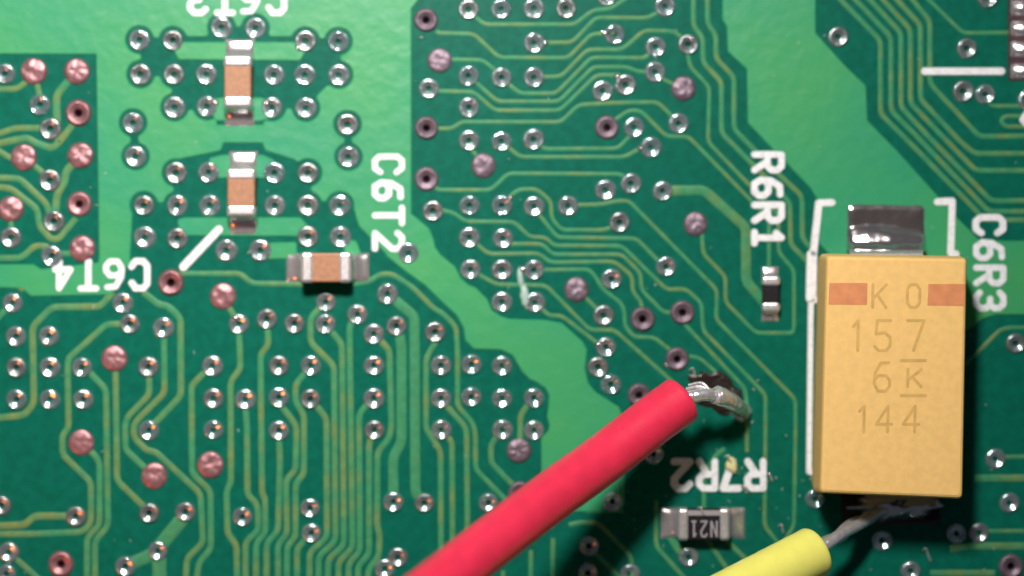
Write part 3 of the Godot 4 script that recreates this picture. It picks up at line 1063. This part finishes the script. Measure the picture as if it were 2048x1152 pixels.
func add_crumbs() -> void:
	var f := func(u: float, v: float) -> float:
		var q := Vector2(u * 2 - 1, v * 2 - 1)
		return 12.0 * sqrt(maxf(0.0, 1.0 - minf(1.0, q.length_squared() * 0.9))) + 3.0 + 2.0 * blotch.get_noise_2d(u * 100.0, v * 100.0)
	var root := thing("flux_crumb", "pale yellow crumb of flux lying on the 7 of R7R2", "flux crumb", V(1463, 931, 0))
	local(part("lump", solder(Vector2(1463, 931), -0.2, 24, 36, f, 12, 14, true), M.crumb, root), root)
	root = thing("flux_smear", "pale translucent smear of flux between two vias left of the mauve pads", "flux smear", V(1046, 580, 0))
	var s := 0
	for e in [[1041, 556, 12, 44, -0.12], [1050, 592, 18, 46, -0.08]]:
		local(part("drop", solder(Vector2(e[0], e[1]), e[4], e[2], e[3], func(u: float, v: float) -> float: return 3.0 + 4.0 * sin(PI * u) * sin(PI * v), 10, 12, true), M.pale_flux, root), root)
		s += 1
	# short bright hairs of solder wire left from the work
	var names := ["short bright wire hair right of the printing R7R2", "short bright wire hair above the yellow crumb", "short bright wire hair on top of the resistor below R7R2", "short bright wire hair right of the bare end of the yellow wire", "short bright wire hair above the bare end of the red wire", "short faint wire hair over the tip of the yellow wire", "bright wire hair between the upside-down R and 7"]
	var where := [[1537, 948, 1544, 962, 3], [1453, 911, 1461, 924, 16], [1398, 1012, 1404, 1026, 42], [1850, 1098, 1860, 1122, 3], [1384, 738, 1391, 754, 4], [1562, 1050, 1566, 1066, 3], [1486, 972, 1493, 986, 4]]
	for i in names.size():
		var w = where[i]
		root = thing("wire_hair", names[i], "wire hair", V(w[0], w[1], 0), "short wire hairs on the board")
		var b := V(w[2] + 1.0, w[3], w[4] + 1.0)
		local(part("hair", tube([V(w[0] - 5.0, w[1] + 2.0, w[4] + 1.0), V(w[0] + 1.0, w[1] - 1.0, w[4] + 3.0), (V(w[0], w[1], w[4] + 3.0) + b) * 0.5, b], 1.7 * S, 8), M.dull_tin, root), root)

# ---------------------------------------------------------------- what lights the board
func add_lamp(at: Vector3, aim: Vector3, size: float, energy: float) -> void:
	var root := thing("desk_lamp", "round desk lamp head shining down on the board from above its upper edge", "lamp", at)
	root.look_at_from_position(at, aim, Vector3.UP)
	var st := begin()
	st.set_smooth_group(0)
	var prof := [[0.02, 0.55], [0.3, 0.52], [0.55, 0.35], [0.72, 0.06], [0.70, 0.05], [0.5, 0.33], [0.02, 0.4]]
	var lps := []
	for q in prof:
		var lp := PackedVector3Array()
		for i in 32:
			lp.append(Vector3(cos(TAU * i / 32.0) * q[0] * size, sin(TAU * i / 32.0) * q[0] * size, q[1] * size))
		lps.append(lp)
	loft(st, lps, false)
	st.generate_normals()
	part("lamp_shade", st.commit(), M.white_plastic, root)
	var glow := CylinderMesh.new()
	glow.top_radius = 0.5 * size
	glow.bottom_radius = 0.5 * size
	glow.height = 0.03 * size
	var g := part("lamp_glow", glow, M.lamp_glow, root)
	g.rotation.x = PI / 2
	g.position = Vector3(0, 0, 0.12 * size)
	var l := SpotLight3D.new()
	l.name = "lamp_light"
	l.light_size = size * 0.44
	l.light_energy = energy
	l.spot_range = 30.0
	l.spot_attenuation = 2.0
	l.spot_angle = 40.0
	l.spot_angle_attenuation = 1.0
	l.light_color = Color(1.0, 0.97, 0.93)
	l.shadow_enabled = true
	root.add_child(l)
	l.position = Vector3(0, 0, 0.06 * size)

func add_warm_lamp(at: Vector3, aim: Vector3) -> void:
	var root := thing("amber_lamp", "small amber lamp standing low beyond the lower left corner of the board", "lamp", at)
	root.look_at_from_position(at, aim, Vector3.UP)
	var hood := CylinderMesh.new()
	hood.top_radius = 0.35
	hood.bottom_radius = 0.5
	hood.height = 0.6
	var o := part("lamp_hood", hood, M.white_plastic, root)
	o.rotation.x = -PI / 2
	o.position = Vector3(0, 0, 0.5)
	var glow := SphereMesh.new()
	glow.radius = 0.24
	glow.height = 0.48
	part("lamp_glow", glow, M.amber_glow, root)
	var l := SpotLight3D.new()
	l.name = "lamp_light"
	l.light_size = 0.42
	l.light_energy = 1.8
	l.light_color = Color(1.0, 0.50, 0.20)
	l.spot_range = 30.0
	l.spot_attenuation = 2.0
	l.spot_angle = 19.0
	l.spot_angle_attenuation = 1.0
	l.shadow_enabled = true
	root.add_child(l)
	l.position = Vector3(0, 0, -0.26)

func add_phone() -> void:
	var root := thing("smartphone", "black smartphone held flat above the board to take the picture", "phone", Vector3(0, EYE * S + 0.06, 0))
	var b := BoxMesh.new()
	b.size = Vector3(9.2, 0.5, 4.6)
	var o := part("case", b, M.phone_black, root)
	o.position = Vector3(1.6, 0.25, 0.4)

func add_dust() -> void:
	var sph := SphereMesh.new()
	sph.radius = 1.0 * S
	sph.height = 2.0 * S
	sph.radial_segments = 8
	sph.rings = 4
	var mm := MultiMesh.new()
	mm.transform_format = MultiMesh.TRANSFORM_3D
	mm.mesh = sph
	mm.instance_count = 110
	for i in 110:
		var p := Vector2(rng.randf_range(0, 2048), rng.randf_range(0, 1152)) if i < 60 else Vector2(rng.randfn(1500, 130), rng.randfn(960, 110))
		var b := Basis(Vector3.UP, rng.randf() * TAU).scaled_local(Vector3(rng.randf_range(0.8, 4.5), 0.7, rng.randf_range(0.6, 1.4)))
		mm.set_instance_transform(i, Transform3D(b, V(p.x, p.y, 3.2)))
	var o := MultiMeshInstance3D.new()
	o.name = "dust"
	o.multimesh = mm
	o.material_override = M.dust
	add_child(o, true)
	o.set_meta("label", "pale specks of dust scattered over the board")
	o.set_meta("category", "dust")
	o.set_meta("kind", "stuff")

func _ready() -> void:
	rng.seed = 20
	blotch.seed = 4
	blotch.frequency = 0.012
	blotch.fractal_octaves = 3
	var cam := Camera3D.new()
	cam.name = "camera"
	cam.position = Vector3(0, EYE * S, 0)
	cam.rotation = Vector3(-PI / 2, 0, 0)
	cam.keep_aspect = Camera3D.KEEP_HEIGHT
	var fov := rad_to_deg(2.0 * atan(576.0 / EYE))
	var ph := CameraAttributesPhysical.new()
	ph.frustum_focal_length = 12.0 / tan(deg_to_rad(fov) / 2.0)
	ph.frustum_focus_distance = (EYE - 190.0) * S
	ph.frustum_near = 0.05
	ph.frustum_far = 60.0
	ph.exposure_aperture = 0.55
	cam.attributes = ph
	cam.fov = fov
	cam.near = 0.05
	cam.far = 60.0
	add_child(cam)
	cam.current = true
	var we := WorldEnvironment.new()
	we.name = "surroundings"
	var env := Environment.new()
	env.background_mode = Environment.BG_COLOR
	env.background_color = Color(0.86, 0.93, 1.0)
	env.background_energy_multiplier = 0.075
	env.tonemap_mode = Environment.TONE_MAPPER_LINEAR
	env.tonemap_exposure = 1.06
	env.sdfgi_enabled = true
	env.ssao_enabled = true
	env.ssil_enabled = true
	we.environment = env
	add_child(we)
	make_materials()
	add_lamp(Vector3(-0.4, 4.5, -2.4), Vector3(-0.6, 0, -0.5), 0.9, 43.0)
	add_warm_lamp(Vector3(-2.3, 2.0, 1.6), Vector3(-0.86, 0, 0.30))
	add_phone()

	board = thing("circuit_board", "green circuit board with copper traces, tinned vias and white printing", "circuit board")
	add_vias()
	add_substrate()
	add_pours()
	add_traces()
	add_bumps()
	add_print()
	add_components()
